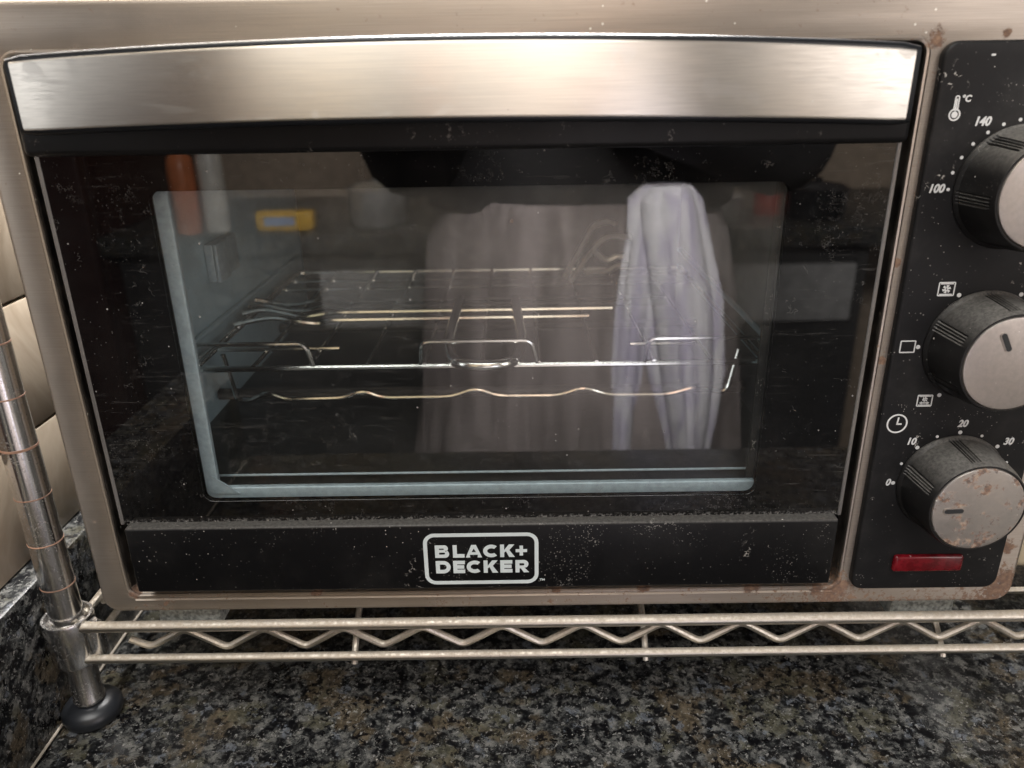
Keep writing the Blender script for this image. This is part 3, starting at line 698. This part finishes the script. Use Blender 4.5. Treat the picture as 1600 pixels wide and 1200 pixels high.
bottle('bottle', 'tall orange bottle on the opposite counter, beside the white jar', 'bottle', -.487, -1.33, [(.026, 0), (.027, .004), (.027, .13), (.024, .15), (.013, .165), (.013, .18)], plain('orange', (.62, .20, .08), .35))
bottle('jar', 'tall white jar on the opposite counter, beside the orange bottle', 'jar', -.430, -1.34, [(.024, 0), (.026, .004), (.026, .15), (.022, .16), (.022, .175)], plain('jar_white', (.75, .72, .66), .4))
pk = thing('packet', 'yellow food packet with pale blue band lying on the opposite counter', 'packet', (-.28, -1.33, CZ))
link('wrapper', box(bmn(), -.345, -.225, -1.36, -1.315, CZ, -.020, .008, 3), plain('packet_yellow', (.85, .50, .04), .35), pk)
link('band', box(bmn(), -.325, -.262, -1.3147, -1.3135, -.048, -.030, .0004, 1), plain('packet_blue', (.42, .52, .75), .4), pk)
def pot(name, label, x, r, h, mat, y=-1.40):
    t = thing(name, label, 'pot', (x, y, CZ))
    bm = bmn(); lathe(bm, [(r*.9, 0), (r, .01), (r, h*.85), (r*1.08, h*.86), (r*1.08, h*.90), (r, h*.91)], (x, y, CZ), 'z', 40); link('pan_body', bm, mat, t)
    bm = bmn(); lathe(bm, [(r*1.02, h*.915), (r*.8, h*1.02), (r*.2, h*1.09), (r*.12, h*1.1), (r*.14, h*1.2), (r*.05, h*1.22)], (x, y, CZ), 'z', 40); link('lid', bm, mat, t)
pot('cooking_pot', 'shiny steel cooking pot with lid, nearest the yellow packet', -.10, .062, .085, steelp)
pot('cooking_pot', 'small steel pot with lid on the opposite counter, left of the black pot', .625, .058, .055, steelp)
pot('cooking_pot', 'black cooking pot with lid on the opposite counter', .845, .064, .070, plain('pot_black', (.03, .03, .032), .15))
bottle('bottle', 'small red bottle on the opposite counter, beside the black pot', 'bottle', .757, -1.45, [(.03, 0), (.03, .08), (.016, .10), (.016, .12)], plain('sauce_red', (.40, .03, .02), .3))

fr = thing('refrigerator', 'tall dark red refrigerator at the end of the opposite counter', 'refrigerator', (-.83, -1.5, -.96))
fm = plain('fridge_red', (.045, .016, .013), .45)
link('cabinet', box(bmn(), -1.08, -.66, -1.85, -1.30, -.94, .75, .01), fm, fr)
for z0, z1 in ((-.92, .22), (.235, .74)):
    d_ = link('fridge_door', box(bmn(), -1.08, -.66, -1.298, -1.262, z0, z1, .008), fm, fr)
    bm = bmn(); tube(bm, [(-.69, -1.262, z0+.2), (-.69, -1.235, z0+.22), (-.69, -1.235, z0+.4), (-.69, -1.262, z0+.42)], .008, 8); link('handle', bm, MT['post'], d_)
for i_, (x0, x1, c_, lab) in enumerate(((-.64, -.14, (.62, .47, .30), 'added wide honey tan wall cupboard above the yellow packet'), (-.13, .19, (.40, .35, .22), 'added olive tan wall cupboard between the honey cupboard and the pale one'),
        (.20, .30, (.70, .62, .55), 'added narrow pale wall cupboard above the steel pots'), (.31, .40, (.34, .28, .24), 'added narrow brown wall cupboard beside the pale one'), (.41, .76, (.56, .53, .50), 'added pale grey wall cupboard above the small steel pot'), (.77, .83, (.60, .40, .28), 'added narrow copper tan wall cupboard above the black pot'), (.84, 1.10, (.42, .40, .39), 'added dark grey wall cupboard above the black pot'))):
    t = thing('added_wall_cupboard', lab, 'cupboard', ((x0+x1)/2, -1.72, .16), 'added wall cupboards across the room')  # cupboards added to give the handle banded reflections
    link('carcass', box(bmn(), x0, x1, -1.899, -1.622, .16, 1.15, .002), plain('cupboard_side', tuple(v*.9 for v in c_), .5), t)
    d_ = link('cupboard_door', box(bmn(), x0+.003, x1-.003, -1.620, -1.600, .163, 1.147, .003), plain('cupboard_front', tuple(min(.85, v*1.1) for v in c_), .45, var=.08), t)
    bm = bmn(); tube(bm, [(x1-.02, -1.600, .24), (x1-.02, -1.585, .245), (x1-.02, -1.585, .31), (x1-.02, -1.600, .315)], .004, 8); link('handle', bm, MT['post'], d_)
# ---- the person standing at the counter, reflected
per = thing('person', 'person with dark sleeves and a lavender scarf, facing the oven and mirrored in its door', 'person', (.27, -.62, -.96))
def loft(bm, rows, seg=36, cx=.27, cy=-.62):
    rs = []
    for z, rx, ry, dx, dy, fold in rows:
        rs.append([bm.verts.new((cx+dx+math.cos(a)*(rx+fold*math.sin(a*9+z*6)), cy+dy+math.sin(a)*(ry+fold*math.sin(a*7+z*4)), z)) for a in [2*PI*k/seg for k in range(seg)]])
    for A, Bq in zip(rs, rs[1:]):
        for k in range(seg): bm.faces.new((A[k], A[(k+1) % seg], Bq[(k+1) % seg], Bq[k]))
    bm.faces.new(rs[0][::-1]); bm.faces.new(rs[-1]); return bm
def skin_body():
    P = {'pel': (.27, -.64, .0), 'bel': (.27, -.64, .12), 'che': (.27, -.64, .32), 'nec': (.27, -.63, .47), 'hea': (.27, -.60, .57), 'cro': (.27, -.61, .68),
         'sl': (.09, -.64, .40), 'el': (.085, -.60, .15), 'wl': (.11, -.40, .245), 'hl': (.13, -.34, .262), 'sr': (.45, -.64, .40), 'er': (.50, -.60, .15), 'wr': (.30, -.40, .245), 'hr': (.28, -.34, .262),
         'hpl': (.18, -.64, -.06), 'kl': (.18, -.63, -.48), 'al': (.18, -.66, -.88), 'tl': (.18, -.52, -.935), 'hpr': (.36, -.64, -.06), 'kr': (.36, -.63, -.48), 'ar': (.36, -.66, -.88), 'tr': (.36, -.52, -.935)}
    Rr = {'pel': .13, 'bel': .12, 'che': .13, 'nec': .055, 'hea': .085, 'cro': .06, 'sl': .055, 'el': .042, 'wl': .028, 'hl': .024, 'sr': .055, 'er': .042, 'wr': .028, 'hr': .024,
          'hpl': .085, 'kl': .06, 'al': .04, 'tl': .03, 'hpr': .085, 'kr': .06, 'ar': .04, 'tr': .03}
    E_ = ['pel bel', 'bel che', 'che nec', 'nec hea', 'hea cro', 'che sl', 'sl el', 'el wl', 'wl hl', 'che sr', 'sr er', 'er wr', 'wr hr', 'pel hpl', 'hpl kl', 'kl al', 'al tl', 'pel hpr', 'hpr kr', 'kr ar', 'ar tr']
    for s, h, dx in (('l', 'hl', -1), ('r', 'hr', 1)):
        hx, hy, hz = P[h]
        for f in range(4):
            P[f'{s}f{f}'] = (hx-dx*.004, hy+.035, hz+.030-.018*f); P[f'{s}g{f}'] = (hx-dx*.022, hy+.052, hz+.028-.017*f); Rr[f'{s}f{f}'] = .009; Rr[f'{s}g{f}'] = .007
            E_ += [f'{h} {s}f{f}', f'{s}f{f} {s}g{f}']
        P[s+'t'] = (hx-dx*.02, hy+.02, hz+.04); Rr[s+'t'] = .010; E_.append(f'{h} {s}t')
    names = list(P); me = bpy.data.meshes.new('body')
    off = WL(per)
    me.from_pydata([Vector(P[n])-off for n in names], [[names.index(q) for q in e.split()] for e in E_], [])
    o = bpy.data.objects.new('body', me); COL.objects.link(o); o.parent = per
    sk = o.modifiers.new('skin', 'SKIN'); sk.use_smooth_shade = True; o.modifiers.new('sub', 'SUBSURF').levels = 1
    for i, n in enumerate(names): me.skin_vertices[0].data[i].radius = (Rr[n], Rr[n]*(.75 if n in ('pel', 'bel', 'che') else 1))
    me.skin_vertices[0].data[0].use_root = True
    me.materials.append(plain('skin', (.36, .20, .13), .5)); return o
skin_body()
dark = plain('top_cloth', (.018, .017, .018), .85); kt = NT('tunic_cloth'); brown = kt.mat
kt.setp(Base_Color=kt.mix(kt.step(kt.noise(1, 5, .6, vec=kt.vscale(kt.pos, (34, 30, 5))), .35, .65), (.17, .145, .14), (.30, .26, .255)), Roughness=.9)
bm = bmn(); loft(bm, [(.20, .168, .137, 0, -.02, .004), (.26, .172, .135, 0, -.02, .003), (.32, .195, .14, 0, -.02, 0), (.42, .17, .11, 0, -.02, 0), (.47, .07, .07, 0, -.01, 0)]); link('top', bm, plain('top_tan', (.27, .23, .19), .85, var=.15, vs=15), per)
bm = bmn(); loft(bm, [(.095, .176, .150, 0, -.02, .003), (.15, .178, .150, 0, -.02, .002), (.205, .172, .145, 0, -.02, .002)]); link('waistband', bm, dark, per)
for sx, el, sl, wr in ((-1, (.085, -.60, .15), (.10, -.64, .40), (.10, -.43, .232)), (1, (.50, -.60, .15), (.44, -.64, .40), (.31, -.43, .232))):
    bm = bmn(); tube(bm, fillet([sl, el, wr], .05, 6), .058, 14); link('sleeve', bm, dark, per)
bm = bmn(); loft(bm, [(-.50, .24, .19, 0, 0, .016), (-.25, .203, .165, 0, 0, .013), (-.12, .192, .16, .004, 0, .009), (-.02, .182, .155, 0, 0, .007), (.06, .172, .15, -.004, 0, .004), (.11, .150, .14, 0, 0, .003)]); link('tunic', bm, brown, per)
k = NT('scarf_cloth'); st = k.noise(1, 4, .6, vec=k.vscale(k.pos, (70, 60, 14)), dist=.6)
k.setp(Base_Color=k.mix(k.step(st, .42, .62), (.66, .65, .69), (.49, .46, .57)), Roughness=.9)
bm = bmn(); loft(bm, [(-.46, .012, .015, -.030, 0, .003), (-.10, .013, .015, -.028, 0, .003), (.00, .016, .016, -.022, 0, .003), (.06, .016, .018, -.018, 0, .002), (.11, .012, .014, -.012, 0, .002)], 48, .335, -.47)
loft(bm, [(-.46, .012, .015, .047, 0, .003), (-.17, .016, .018, .047, 0, .004), (-.11, .026, .022, .042, .003, .006), (-.06, .034, .026, .036, .004, .007), (.02, .039, .028, .024, .004, .006), (.09, .037, .028, .008, .002, .004), (.118, .034, .026, .004, 0, .003), (.131, .022, .016, .006, 0, .002)], 60, .335, -.472)
link('scarf', bm, k.mat, per)
bm = bmn(); loft(bm, [(.47, .075, .08, 0, -.06, .004), (.56, .105, .11, 0, -.045, .004), (.66, .10, .105, 0, -.02, .003), (.72, .05, .06, 0, -.02, 0)], 36, .27, -.60); link('hair', bm, plain('hair_black', (.012, .010, .009), .45), per)
